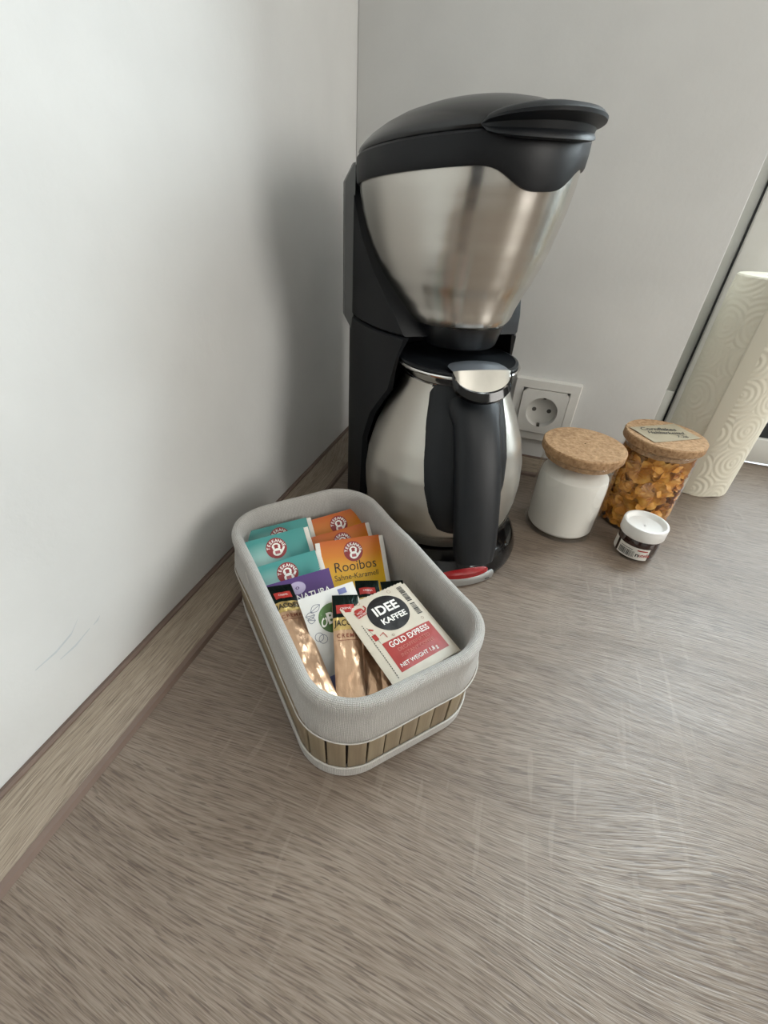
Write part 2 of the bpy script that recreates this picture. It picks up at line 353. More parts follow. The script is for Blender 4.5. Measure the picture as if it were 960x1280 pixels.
# ------------------------------------------------------------------ coffee machine
AX, AY = .175, -.208
FA = R(-54); Fv = Vector((math.cos(FA), math.sin(FA), 0)); Tv = Vector((-Fv.y, Fv.x, 0))
cm = empty('coffee_machine', 'tall black and brushed steel filter coffee machine in the corner', 'coffee machine', (AX, AY, 0), FA)
# local frame: x = forward (s), y = machine's left (t)
def oval(s0, a, b_, n=72, p=1.0): return [(s0 + a*math.cos(2*math.pi*i/n), b_*math.sin(2*math.pi*i/n)) for i in range(n)]
OA, OB, OS = .0965, .0785, -.035
def jug_r(z):
    pts = [(0, .062), (.026, .0625), (.032, .066), (.045, .0725), (.062, .0755), (.080, .0762), (.100, .0742), (.122, .0685), (.142, .0600), (.160, .0510), (.170, .0465), (.176, .0452), (.184, .0475), (.3, .0475)]
    for (z0, r0), (z1, r1) in zip(pts, pts[1:]):
        if z <= z1: 
            t = (z-z0)/(z1-z0); return r0 + (r1-r0)*t
def interp(tab, z):
    if z <= tab[0][0]: return tab[0][1]
    for (z0, r0), (z1, r1) in zip(tab, tab[1:]):
        if z <= z1: t = (z-z0)/(z1-z0); t = t*t*(3-2*t)*.3 + t*.7; return r0 + (r1-r0)*t
    return tab[-1][1]
# lower column: oval shell wrapping the jug with concave inner side
SF = [(0, -.050), (.05, -.047), (.10, -.045), (.13, -.032), (.16, -.010), (.186, -.004), (.206, .002)]
RC = [(0, .0782), (.10, .0782), (.13, .0695), (.16, .0555), (.185, .0548), (.206, .048)]
CS0, CB, CF, CT = -.075, .052, .105, .0725
def col_t(s_): d = (s_-CS0)/(CF if s_ > CS0 else CB); return CT*max(0, 1-abs(d)**(2.2 if s_ > CS0 else 3.2))**(1/(2.2 if s_ > CS0 else 3.2))
def col_outline(sf, rc, flat=False, k=46, inset=0):
    out = []; th = math.acos(max(-1, min(1, (sf-CS0)/CF if sf > CS0 else (sf-CS0)/CB)))
    for i in range(k+1):
        t = th + (2*math.pi-2*th)*i/k; c = math.cos(t); s_ = CS0 + (CF if c > 0 else CB)*c
        tt = col_t(s_); out.append((s_ + (inset if c < 0 else 0), math.copysign(max(0, tt-inset), math.sin(t))))
    s1, t1 = out[-1]; s0_, t0_ = out[0]; a1 = math.atan2(t1, s1)
    for i in range(k+1):
        u = i/k
        if flat: out.append((s1 + (s0_-s1)*(u*.998+.001), t1 + (t0_-t1)*(u*.998+.001)))
        else:
            a1_ = a1 % (2*math.pi); a0_ = math.atan2(t0_, s0_) % (2*math.pi); ang = a1_ + (a0_-a1_)*u; out.append((rc*math.cos(ang), rc*math.sin(ang)))
    return out
b = MB(); zs = [0, .004, .02, .04, .06, .08, .1, .115, .13, .145, .16, .175, .19, .2045, .206]
b.loft([[(s_, t_, z) for s_, t_ in col_outline(interp(SF, z), interp(RC, z), inset=(.002 if z in (0, .206) else 0))] for z in zs], cap0=True, cap1=True)
b.build('column', M_dark, cm)
SF2 = [(.207, .002), (.22, -.006), (.235, -.020), (.25, -.036), (.27, -.058), (.29, -.076), (.305, -.088), (.318, -.095)]
b = MB(); zs = [.207, .2085, .22, .235, .25, .27, .29, .305, .317, .318]
b.loft([[(s_, t_, z) for s_, t_ in col_outline(interp(SF2, z), 0, flat=True, inset=(.0015 if z in (.207,) else 0))] for z in zs], cap0=True, cap1=True)
b.build('water_tank', M_dark, cm)
# water gauge on the left rear side, with tick marks
b = MB()
def side_pt(th, off, z): c = math.cos(th); s_ = CS0 + (CF if c > 0 else CB)*c; return (s_ + off*min(0, c), math.copysign(col_t(s_) + off, math.sin(th)), z)
gz0, gz1 = .192, .3195
def patch(b, t0, t1, z0, z1, o0, o1, n=8, nz=6, mi=0, endr=True):
    rings = []
    for j in range(nz+1):
        z = z0 + (z1-z0)*j/nz; e_ = 1 if 0 < j < nz else .0
        rings.append([side_pt(t0 + (t1-t0)*i/n, (o1 if (0 < i < n) and e_ else o0), z) for i in range(n+1)])
    b.loft(rings, closed=False)
patch(b, R(-152), R(-98), gz0, gz1, -.001, .0060, n=10, nz=10); b.build('water_gauge', M_gauge, cm)
b = MB()
for i in range(9):
    z = gz0 + .018 + i*.0125; b.add([side_pt(R(-120), .0063, z), side_pt(R(-112), .0063, z), side_pt(R(-112), .0063, z+.0008), side_pt(R(-120), .0063, z+.0008)], [(0, 1, 2, 3)])
b.build('tick_marks', simple('pale_ticks', 'b9b9b4', .5), cm)
# base
b = MB(); b.revolve([(0.0001, 0), (.0845, 0), (.0865, .003), (.0868, .008), (.0835, .018), (.0790, .0245), (.0700, .0275), (.0640, .0278), (.0635, .0262), (.0001, .0262)], 96)
b.build('base', M_gloss, cm)
b = MB(); b.revolve([(.0001, .0262), (.0600, .0262), (.0612, .0270), (.0600, .0284), (.0001, .0284)], 64); b.build('hot_plate', M_dark2, cm)
b = MB(); rings = []
b.revolve([(.0860, .0010), (.0885, .0012), (.0893, .0075), (.0880, .0100), (.0850, .0100)], 24, a0=R(-24), a1=R(17)); b.build('silver_strip', M_silver2, cm)
b = MB(); prof = [(.0855, .0100), (.0884, .0102), (.0878, .0148), (.0852, .0176), (.0815, .0190)]
rings = []
for i in range(25):
    a = R(-22 + 37*i/24); k = math.sin(math.pi*i/24)**.35
    rings.append([(.0838*(1-k) + r*k, .0102*(1-k) + z*k) for r, z in prof]); rings[-1] = [(r*math.cos(a), r*math.sin(a), z) for r, z in rings[-1]]
b.loft(rings, closed=False); b.build('switch', M_red, cm)
def cyl_surf(rad, a_mid, z_mid, cx=0, cy=0):
    def f(x, y, h): a = a_mid + x/rad; r_ = rad + h; return (cx + r_*math.cos(a), cy + r_*math.sin(a), z_mid + y)
    return f
p = Print(cyl_surf(.0896, 0, .0046)); p.rect(-.024, -.0008, -.019, .0006); p.build('marking', M_dark2, cm); p = Print(cyl_surf(.0896, 0, .0046)); p.rect(.0155, -.0008, .021, .0006); p.build('marking', M_dark2, cm)
# filter hopper in steel
HB = [(.2170, .0395), (.2185, .0425), (.2265, .0472), (.2393, .0550), (.2505, .0610), (.2618, .0658), (.274, .0697), (.286, .0727), (.298, .0749), (.312, .0765), (.330, .0772)]
HS = [(.2105, -.010), (.218, -.013), (.2393, -.024), (.2618, -.029), (.286, -.033), (.312, -.035), (.33, -.035)]
def hop(z, off=0): bb = interp(HB, z); return interp(HS, z), bb*(1 + .24*min(1, (z-.2)/.11)) + off, bb + off
b = MB(); zs = [.2170 + (.327-.2170)*i/30 for i in range(31)]
b.loft([[(x, y, z + (.5*.0156*(((x-OS)*math.cos(R(40)) + y*math.sin(R(40)))/.088 - 1))*(max(0, z-.2170)/.110)**1.5) for x, y in oval(*hop(z), n=96)] for z in zs], cap0=True); b.build('filter_hopper', M_steel, cm)
TP = R(40)
def tilt(x, y, z): return (x, y, z + .0078*(((x-OS)*math.cos(TP) + y*math.sin(TP))/.088 - 1))
# black outlet collar under the hopper
b = MB(); b.loft([[(x, y, z) for x, y in oval(-.004, r, r, n=56)] for z, r in ((.2010, .001), (.2010, .0300), (.2025, .0312), (.2175, .0350), (.2175, .002))]); b.build('drip_outlet', M_dark2, cm)
# rim band with scalloped lower edge at the front
def sc(th): 
    d = math.degrees((th + math.pi) % (2*math.pi) - math.pi) - 6; return math.exp(-abs(d/20)**3.2)
N = 144; rings = [[] for _ in range(7)]
for i in range(N):
    th = 2*math.pi*i/N; back = (1-math.cos(th))/2
    zb = .3200 - .0010*back - .0135*sc(th); s0, a, bb = hop(.325)
    for j, (k, off) in enumerate(((0, -.0015), (0, .0012), (.08, .0020), (.5, .0026), (.92, .0024), (1, .0012), (1, -.003))):
        z = zb + (.3365-zb)*k; rings[j].append(tilt(s0 + (a+off)*math.cos(th), (bb+off)*math.sin(th), z))
b = MB(); b.loft(rings); b.build('rim_band', M_dark, cm)
# lid: low vertical side then dome
s0, a, bb = hop(.325); prof = [(.985, .3360), (1.000, .3372), (1.006, .3388), (1.000, .3402), (.965, .3432), (.90, .3472), (.80, .3517), (.68, .3557), (.52, .3592), (.34, .3616), (.16, .3627), (.01, .3629)]
b = MB(); b.loft([[tilt(x, y, z) for x, y in oval(s0 + .006*(1-k), (a+.0005)*k, (bb+.0005)*k, n=96)] for k, z in prof], cap0=True, cap1=True); b.build('lid', M_lidtop, cm)
# scooped lid lever at the front: a thick crescent with a hollow underside
def lever():
    b = MB(); n = 24; rings = []
    for i in range(n+1):
        u = -1 + 2*i/n; th = R(6 + 33*u); w = max(0.0, 1-abs(u)**2.2)**.6
        c, s_ = math.cos(th), math.sin(th); rx, ry = a+.001, bb+.001
        P = lambda off, z: tilt(s0 + (rx+off)*c, (ry+off)*s_, z)
        ln = .0165*w
        zt = lambda z: .3385 + (z-.3385)*w**.8
        rings.append([P(-.012*w, zt(.3480)), P(ln*.4, zt(.3475)), P(ln*.88, zt(.3455)), P(ln*1.06, zt(.3430)), P(ln*1.04, zt(.3412)), P(ln*.80, zt(.3405)), P(ln*.52, zt(.3385)), P(ln*.46, zt(.3350)), P(ln*.60, zt(.3322)), P(ln*.62, zt(.3305)), P(ln*.35, zt(.3300)), P(-.003*w, zt(.3330))])
    b.loft(rings, cap0=False, cap1=False, closed=True); return b
lever().build('lid_lever', M_gripm, cm)
b = MB(); b.box((CS0-CB-.004, -.050, .318), (CS0-CB+.014, .050, .331), .003); b.build('lid_hinge', M_dark2, cm)

# ------------------------------------------------------------------ thermal jug
JA = R(-59.5)
jg = empty('thermal_jug', 'brushed steel thermal jug with black handle standing on the coffee machine base', 'jug', (AX, AY, .0284), JA)
Z0 = .0284
b = MB(); pr = [(.001, .0), (.060, .0), (.0625, .001)] + [(jug_r(z), z-Z0) for z in [.030 + .0035*i for i in range(42)] if z < .176] + [(.0452, .176-Z0)]
b.revolve(pr, 96); b.build('jug_body', M_steel_jug, jg)
b = MB(); b.revolve([(.0730, .0448-Z0), (.0737, .0456-Z0), (.0744, .0464-Z0)], 96); b.build('body_seam', M_ring, jg)
b = MB(); b.revolve([(.0452, .1755-Z0), (.0455, .1775-Z0), (.0505, .1835-Z0), (.0530, .1850-Z0), (.0535, .1862-Z0), (.0525, .1872-Z0), (.0500, .1870-Z0)], 80); b.build('neck_ring', M_ring, jg)
b = MB(); b.revolve([(.0455, .1772-Z0), (.0459, .1775-Z0), (.0459, .1783-Z0), (.0462, .1786-Z0)], 80); b.build('neck_gasket', M_seal, jg)
b = MB(); b.revolve([(.0495, .1868-Z0), (.0515, .1878-Z0), (.0510, .1896-Z0), (.0485, .1902-Z0), (.0470, .1893-Z0), (.0300, .1900-Z0), (.001, .1903-Z0)], 80); b.build('jug_lid', M_gripm, jg)
# spout opposite the handle
b = MB(); rings = []
for i in range(9):
    u = i/8; rr = .046 + .016*u; h = .176 + .011*u; w = .34*(1-u**2*.8) + .02
    rings.append([(-rr*math.cos(w*k), rr*math.sin(w*k)*.9, h-Z0 - .006*(1-abs(k))*(1-u*.3)) for k in [-1, -.66, -.33, 0, .33, .66, 1]])
b.loft(rings, closed=False); b.build('spout', M_ring, jg)
# handle bracket hugging the body
b = MB(); K = 18; nz = 22
def hw(z): return interp([(.052, .12), (.058, .30), (.075, .42), (.10, .52), (.13, .60), (.155, .70), (.17, .76), (.178, .70)], z)
for side in (0,):
    rings = []
    for j in range(nz+1):
        z = .052 + (.178-.052)*j/nz; w = hw(z); row = []
        for i in range(K+1):
            u = -1 + 2*i/K; off = .0035*(1-abs(u)**6)*min(1, j/1.5, (nz-j)/1.0) - .0004
            aa = -.07 + w*u; row.append(((jug_r(z)+off)*math.cos(aa), (jug_r(z)+off)*math.sin(aa), z-Z0))
        rings.append(row)
    b.loft(rings, closed=False)
b.build('handle_bracket', M_gripm, jg)
# grip: rounded bar from lid down to its free end
path = [(.046, .1745), (.056, .1685), (.066, .1580), (.076, .1420), (.0855, .1220), (.094, .1000), (.101, .0780), (.1065, .0580), (.1100, .0460)]
b = MB(); rings = []; th = .020
for i, (r, z) in enumerate(path):
    q0 = path[max(0, i-1)]; q1 = path[min(len(path)-1, i+1)]; d = Vector((q1[0]-q0[0], q1[1]-q0[1])).normalized(); nrm = Vector((-d.y, d.x)); 
    if nrm.x < 0: nrm = -nrm
    w = .0185 + .0015*math.sin(i/8*math.pi) if i > 1 else .0225; ring = []
    if i >= len(path)-1: w -= .002
    for k in range(28):
        a_ = 2*math.pi*k/28; ca, sa = math.cos(a_), math.sin(a_)
        y = w*math.copysign(abs(sa)**.62, sa); x = th*.5*math.copysign(abs(ca)**.62, ca) - th*.5 - (.0022*(abs(y)/w)**2 if ca > 0 else 0)
        ring.append((r + nrm.x*x, y, z - Z0 + nrm.y*x))
    rings.append(ring)
b.loft(rings, cap0=True, cap1=True); b.build('handle', M_gripm, jg, smooth=50)
# thumb lever: silver lens on the lid edge above the handle, black band round its foot
def lens(b, s_c, r_, y_, z_, bulge, n=28, drop=0):
    pass
b = MB(); rows = []
for j in range(7):
    u = j/6; row = []
    for i in range(21):
        v = -1 + 2*i/20; env = math.sqrt(max(0, 1-v*v))
        x0 = .0285 + .010*(1-env); x1 = .0505 + .002*env
        row.append((x0 + (x1-x0)*u, .0240*v, .1925-Z0 + .0022*env*math.sin(math.pi*min(1, u*1.0+.25)) ))
    rows.append(row)
b.loft(rows, closed=False); b.build('thumb_lever', M_silver, jg)
b = MB(); rows = []
for j in range(7):
    u = j/6; row = []
    for i in range(21):
        v = -1 + 2*i/20; env = math.sqrt(max(0, 1-v*v))
        row.append((.0505 + .002*env + (.010*env)*u**1.0, .0240*v, .1925-Z0 + .0016*env*(1-u) - .0135*env*u))
    rows.append(row)
b.loft(rows, closed=False); b.build('thumb_lever_face', simple('brushed_lever_metal', 'b5b2aa', .3, .9), jg)
b = MB(); rows = []
for k, (dx, dz) in enumerate(((.0000, .0), (.0018, -.0006), (.0045, -.0065), (.0025, -.0090))):
    row = []
    for i in range(21):
        v = -1 + 2*i/20; env = math.sqrt(max(0, 1-v*v)); row.append((.050 + .012*env + dx, .0250*v, .1925-Z0 - .0125*env + dz))
    rows.append(row)
b.loft(rows, closed=False); b.build('lever_socket', M_gloss, jg)

# ------------------------------------------------------------------ jars
def cork_jar(name, label, x, y, h, group, rg=.0385, rl=.0415, rz=0):
    t = empty(name, label, 'jar', (x, y, 0), rz, group)
    b = MB(); b.revolve([(.001, .0006), (rg-.003, .0004), (rg-.0006, .0012), (rg, .0035), (rg, h-.0155), (rg-.0003, h-.0100)], 72)
    b.build('glass_body', M_glass, t)
    b = MB(); b.revolve([(rg-.0018, h-.0112), (rg+.0004, h-.0112), (rg+.0010, h-.0102), (rg+.0004, h-.0093), (rg-.0018, h-.0093), (rg-.0018, h-.0112)], 72); b.build('glass_rim', M_glass, t); b = MB(); b.revolve([(rg-.006, .0004), (rg-.001, .0002), (rg-.0002, .0022), (rg-.003, .0030)], 72); b.build('glass_foot', M_glass, t)
    b = MB(); b.revolve([(.001, h-.0165), (rg-.0024, h-.0165), (rg-.0020, h-.0155), (rg-.0015, h-.0090), (rl-.0005, h-.0088), (rl, h-.0080), (rl, h-.0012), (rl-.0010, h), (.001, h)], 80); b.build('cork_lid', M_cork, t)
    return t
jw = cork_jar('storage_jar', 'glass jar of white powder with plain cork lid, beside the coffee machine', .309, -.139, .102, None)
b = MB(); b.revolve([(.001, .0030), (.0330, .0030), (.0352, .0060), (.0356, .054), (.0351, .0620), (.0340, .0685), (.0290, .0730), (.0200, .0755), (.010, .0760), (.001, .0760)], 72)
g = G('white_powder'); g.pin(Base_Color=lin('e9e6e0'), Roughness=.7); g.pin(**{'Subsurface_Weight': .15}); g.p.inputs['Subsurface Radius'].default_value = (.004, .004, .004); g.bump(g.noise(g.coord(), 300, 3), .1, .0004)
o = b.build('powder', g.m, jw); 
jf = cork_jar('storage_jar', 'glass jar of orange cornflakes with a handwritten note on its cork lid', .392, -.092, .1085, None, .0375, .0405)
# corn flakes: many small curled flakes packed in the jar
g = G('corn_flake'); oi = g.noise(g.coord(), 120, 2); g.pin(Base_Color=g.ramp(g.noise(g.coord(), 95, 3), [(.28, 'bd7618'), (.5, 'dd9a34'), (.72, 'f0bf64')]), Roughness=.5); g.bump(g.noise(g.coord(), 600, 3), .4, .0008); M_flake = g.m
b = MB(); rnd = random.Random(3)
for i in range(620):
    outer = i < 470
    aa = rnd.uniform(0, 2*math.pi); z = .004 + (.0845-.004)*rnd.random(); rr = rnd.uniform(.0285, .0345) if outer else .031*math.sqrt(rnd.random())
    if not outer: z = rnd.uniform(.072, .086)
    cpos = Vector((rr*math.cos(aa), rr*math.sin(aa), z)); L = rnd.uniform(.0055, .0100)
    if outer: rr = min(rr, .0362 - L*.22); cpos.x, cpos.y = rr*math.cos(aa), rr*math.sin(aa)
    nrm = Vector((math.cos(aa), math.sin(aa), 0)) if outer else Vector((0, 0, 1))
    nrm = (nrm + Vector((rnd.gauss(0, .5), rnd.gauss(0, .5), rnd.gauss(0, .6)))).normalized(); u = nrm.orthogonal().normalized(); u.rotate(Matrix.Rotation(rnd.uniform(0, 6.3), 3, nrm)); w = nrm.cross(u)
    cu, cw = rnd.uniform(-90, 90), rnd.uniform(-70, 130); asp = rnd.uniform(.55, .95); pts = [cpos]; n = 9
    rad = [rnd.uniform(.75, 1.1) for _ in range(n)]
    for ring, k in ((0, .55), (1, 1.0)):
        for q in range(n):
            a_ = 2*math.pi*q/n; X, Y = L*k*rad[q]*math.cos(a_), L*asp*k*rad[q]*math.sin(a_); Z = cu*X*X + cw*Y*Y + rnd.uniform(-.0004, .0004)
            P = cpos + u*X + w*Y + nrm*Z; d = math.hypot(P.x, P.y)
            if d > .0365: P.x *= .0365/d; P.y *= .0365/d
            P.z = max(.0032, P.z); pts.append(P)
    fs = [(0, 1+q, 1+(q+1) % n) for q in range(n)] + [(1+q, 1+n+q, 1+n+(q+1) % n, 1+(q+1) % n) for q in range(n)]
    b.add(pts, fs)
core = MB(); core.revolve([(.001, .004), (.0265, .004), (.0270, .070), (.001, .076)], 32)
fo = b.build('corn_flakes', M_flake, jf, smooth=60); fo['kind'] = 'stuff'
core.build('flake_core', M_flake, jf)['kind'] = 'stuff'
# note on the cork lid
note = MB(); nx, ny = 10, 6; NW, NH = .060, .037
def note_s(x, y, h): return (x, y, .0006 + h + 2.2*x*x*abs(x)*3 + .0006*math.sin(y*120)*.4)
vs = [note_s(-NW/2 + NW*i/nx, -NH/2 + NH*j/ny, 0) for j in range(ny+1) for i in range(nx+1)]
note.add(vs, [(j*(nx+1)+i, j*(nx+1)+i+1, (j+1)*(nx+1)+i+1, (j+1)*(nx+1)+i) for j in range(ny) for i in range(nx)])
nt = empty('handwritten_note', 'small beige paper note lying on the cork lid of the cornflake jar', 'note', (.3905, -.0905, .1085), R(33))
note.build('paper', paperm('kraft_note_paper', 'a3977f', .8), nt)
p = Print(note_s); p.text('Cornflakes', -.002, .0085, .0098, -12, sx=.95, shear=.25, h=3, bold=.012); p.text('Haltbarkeitsd.', .001, -.0008, .0082, -12, sx=.92, shear=.3, h=3, bold=.012); p.text('7.26', .012, -.0115, .0075, -12, shear=.25, h=3); p.build('handwriting', simple('black_ink', '1c1a18', .6), nt)

# spread jar
sj = empty('spread_jar', 'tiny brown spread jar with white screw lid in front of the cork-lidded jars', 'jar', (.387, -.1625, 0))
b = MB(); b.revolve([(.001, .0006), (.0165, .0003), (.0188, .0022), (.0200, .0060), (.0203, .0120), (.0201, .0190), (.0190, .0235), (.0175, .0262), (.0170, .0275)], 56)
g = G('brown_cream_glass'); g.pin(Base_Color=lin('2c1610'), Roughness=.12); g.pin(**{'Coat_Weight': .6}); b.build('jar_body', g.m, sj)
b = MB(); lidp = [(.001, .0262), (.0180, .0262), (.0211, .0264), (.0216, .0272), (.0217, .0382), (.0212, .0396), (.0200, .0400), (.0190, .0396), (.0184, .0372), (.0165, .0352), (.010, .0345), (.001, .0343)]
b.revolve(lidp, 72); b.build('screw_lid', simple('white_lid_plastic', 'f0efec', .32), sj)
p = Print(cyl_surf(.0203, R(-113), .0110)); p.rect(-.0150, -.0072, .0170, .0072, h=1, nx=20); p.rect(-.0290, -.0072, -.0185, .0072, h=1, nx=8); lb = p.build('paper_label', paperm('label_paper', 'e2dfd8'), sj)
p = Print(cyl_surf(.0203, R(-113), .0110)); x = -.0128; rnd = random.Random(5)
while x < .0030:
    w = rnd.choice((.0003, .0005, .0008)); p.rect(x, -.0052, x+w, .0020, h=2, nx=1, ny=2); x += w + rnd.choice((.0004, .0006))
p.rect(-.0120, .0034, .0005, .0040, h=2); p.build('barcode', simple('label_black', '161412', .5), lb)['kind'] = 'stuff'
p = Print(cyl_surf(.0203, R(-113), .0110)); p.text('n', .0062, -.0012, .0075, h=2, bold=.02); p.build('black_letter', MATS['label_black'], lb)
p = Print(cyl_surf(.0203, R(-113), .0110)); p.text('utella', .0132, -.0010, .0062, h=2, bold=.015, sx=.8); p.rect(.0050, .0036, .0150, .0050, h=2); p.build('red_lettering', simple('label_red', 'a3231d', .5), lb)

# ------------------------------------------------------------------ paper towel roll
def towel_mat():
    g = G('embossed_kitchen_paper'); uv = g.add('ShaderNodeTexCoord').outputs['UV']
    wn_ = g.add('ShaderNodeTexNoise', {'Vector': uv, 'Scale': 12.0, 'Detail': 1.0}).outputs['Color']; wv = g.add('ShaderNodeVectorMath', {0: wn_, 1: (.012, .012, 0)}, operation='MULTIPLY').outputs[0]
    v2 = g.add('ShaderNodeVectorMath', {0: uv, 1: wv}, operation='ADD').outputs[0]
    vo = g.add('ShaderNodeTexVoronoi', {'Vector': v2, 'Scale': 24.0, 'Randomness': .55}, voronoi_dimensions='2D')
    s_ = g.math('SINE', g.math('MULTIPLY', vo.outputs['Distance'], 42.0)); n = g.noise(uv, 600, 3)
    h = g.math('ADD', s_, g.math('MULTIPLY', n, .8)); g.pin(Base_Color=lin('e4dfce'), Roughness=.95); g.bump(h, .28, .0009); return g.m
M_towel = towel_mat()
tw = empty('paper_towel_roll', 'upright roll of white embossed kitchen paper in the window niche', 'paper towel', (.4845, .045, 0))
b = MB(); n = 96; TH = .252; prof = [(.0215, TH-.001), (.0225, TH), (.0465, TH), (.0480, TH-.0015)] + [(.0480 + .0012*(1-k/14)**1.5, TH-.0015 - (TH-.002)*k/14) for k in range(1, 15)]
rings = []; seam = 30
for r, z in prof:
    rings.append([((r + (.0011*(((i-seam) % n)/n) if r > .04 else 0))*math.cos(2*math.pi*i/n), (r + (.0011*(((i-seam) % n)/n) if r > .04 else 0))*math.sin(2*math.pi*i/n), z + (.0008*math.sin(i*.5) if z < .01 else 0)) for i in range(n)])
circ = [2*math.pi*.049*i/n for i in range(n+1)]; zz = [q[1] + (0 if q[0] > .04 else q[0]) for q in prof]
b.loft(rings, uv=(circ, zz)); b.build('paper_sheets', M_towel, tw)
b = MB(); b.revolve([(.0215, .001), (.0215, TH-.001), (.0200, TH-.001), (.0200, .001)], 48); b.build('cardboard_core', simple('core_cardboard', 'b9a58a', .85), tw)
b = MB(); sr = math.radians(-118); b.loft([[((.0496 + .0002*k)*math.cos(sr + da), (.0496 + .0002*k)*math.sin(sr + da), z) for k, da in ((0, 0), (5, .01), (5, .05), (0, .3))] for z in (.001, .08, .16, TH-.002)], closed=False); b.build('loose_sheet_edge', M_towel, tw)

# ------------------------------------------------------------------ basket
BC = Vector((.1402, -.3824, 0)); BA = R(46.99)
bk = empty('linen_basket', 'small rectangular bamboo basket with grey linen liner, left of the coffee machine', 'basket', BC, BA)
def rrect(hx, hy, r, n=16, m_=10):
    pts = []; 
    for (cx, cy, a0) in ((hx-r, -(hy-r), -90), (hx-r, hy-r, 0), (-(hx-r), hy-r, 90), (-(hx-r), -(hy-r), 180)):
        for i in range(n+1): a_ = R(a0 + 90*i/n); pts.append(Vector((cx + r*math.cos(a_), cy + r*math.sin(a_), 0)))
        # straight subdivisions follow
        a_ = R(a0+90); nxt = {-90: (hx, hy-r), 0: (-(hx-r), hy), 90: (-hx, -(hy-r)), 180: (hx-r, -hy)}[a0]
        p0 = pts[-1].copy(); p1 = Vector((*nxt, 0))
        for i in range(1, m_): pts.append(p0.lerp(p1, i/m_))
    return pts
def basket_ring(k, z, off=0, wob=0, n=16, m_=10):
    """k: 0 at foot, 1 at rim height"""
    hx, hy, r = .0600 - .0010*k + off, .0955 + .0035*k + off, .032 + off
    pts = rrect(hx, hy, max(.004, r), n, m_); out = []
    for p_ in pts:
        nz_ = noise.noise(Vector((p_.x*28, p_.y*28, z*10 + 3)))
        d = Vector((p_.x/hx, p_.y/hy, 0)).normalized(); out.append(Vector((p_.x, p_.y + .0, z)) + d*nz_*wob + Vector((0, 0, nz_*wob*1.3 if wob else 0)))
    return out
BH = .0815
b = MB(); prof = []   # (k, z, offset, wobble)
for i in range(9): prof.append((.60+.4*i/8, .043 + (BH-.006-.043)*i/8, .0030 + .0008*math.sin(i*.8), .0012 if i else .0014))
for i in range(1, 8): a_ = math.pi*i/8; prof.append((1.0, BH-.005 + .005*math.sin(a_), -.0008 + .0040*math.cos(a_), .0012))
for i in range(9): prof.append((1-.95*i/8, BH-.006 - (BH-.006-.004)*i/8, -.0050 - .0008*math.sin(i*1.3), .0014))
rings = [basket_ring(k, z, o_, w_) for k, z, o_, w_ in prof]
per = [0]; 
for i in range(len(rings[0])): per.append(per[-1] + (rings[0][(i+1) % len(rings[0])]-rings[0][i]).length)
vv = [0]; 
for i in range(1, len(prof)): vv.append(vv[-1] + math.hypot(prof[i][1]-prof[i-1][1], prof[i][2]-prof[i-1][2]))
b.loft(rings, uv=(per, vv)); b.loft([basket_ring(.05, .0042, -.0050), [Vector((0, 0, .004))]*len(rings[0])]); b.build('linen_liner', M_linen, bk)
# hem line on the liner flap
b = MB(); h_ = basket_ring(.66, .0465, .0044, .0012); b.tube(h_ + [h_[0]], .0004, 5, cap=False); b.build('hem', M_thread, bk)
b = MB(); b.loft([basket_ring(0, .004, -.0012), basket_ring(.9, .070, -.0012)]); b.build('backing', M_gap, bk)
# bottom band
b = MB(); rb = [basket_ring(-.02, .0002, -.004), basket_ring(-.02, .0004, .0012), basket_ring(-.02, .0015, .0022), basket_ring(.05, .0095, .0024), basket_ring(.06, .0110, .0016), basket_ring(.06, .0108, -.001)]
b.loft(rb, uv=(per, [0, .004, .006, .014, .016, .018])); b.build('foot_band', M_linen, bk)
b = MB(); r1 = basket_ring(.06, .0112, .0022); b.tube(r1 + [r1[0]], .00055, 6, cap=False); b.build('stitching', M_thread, bk)
# slats
pts = rrect(.0600, .0955, .032, 40, 60); L = [0]
for i in range(len(pts)): L.append(L[-1] + (pts[(i+1) % len(pts)]-pts[i]).length)
tot = L[-1]; NS = 48; pitch = tot/NS; sw = pitch-.0008
sl = MB(); sl.box((-sw/2, -.0007, 0), (sw/2, .0007, .041), .00025); slm = None
for k in range(NS):
    d = (k+.5)*pitch; i = max(j for j in range(len(L)-1) if L[j] <= d); P = pts[i].lerp(pts[(i+1) % len(pts)], (d-L[i])/(L[i+1]-L[i]+1e-9))
    j0, j1 = pts[(i-2) % len(pts)], pts[(i+3) % len(pts)]; tg = (j1-j0).normalized(); nn = Vector((tg.y, -tg.x, 0))
    if slm is None: o = sl.build('slat', M_bamboo, bk); slm = o.data
    else: o = bpy.data.objects.new('slat', slm); COL.objects.link(o); o.parent = bk
    tilt = Vector((0, 0, 1)) + nn*.045; tilt.normalize(); n2 = tilt.cross(tg).normalized(); mt = Matrix((tg, -n2, tilt)).transposed().to_4x4()
    mt.translation = P + nn*.0006 + Vector((0, 0, .0085)); o.matrix_local = mt

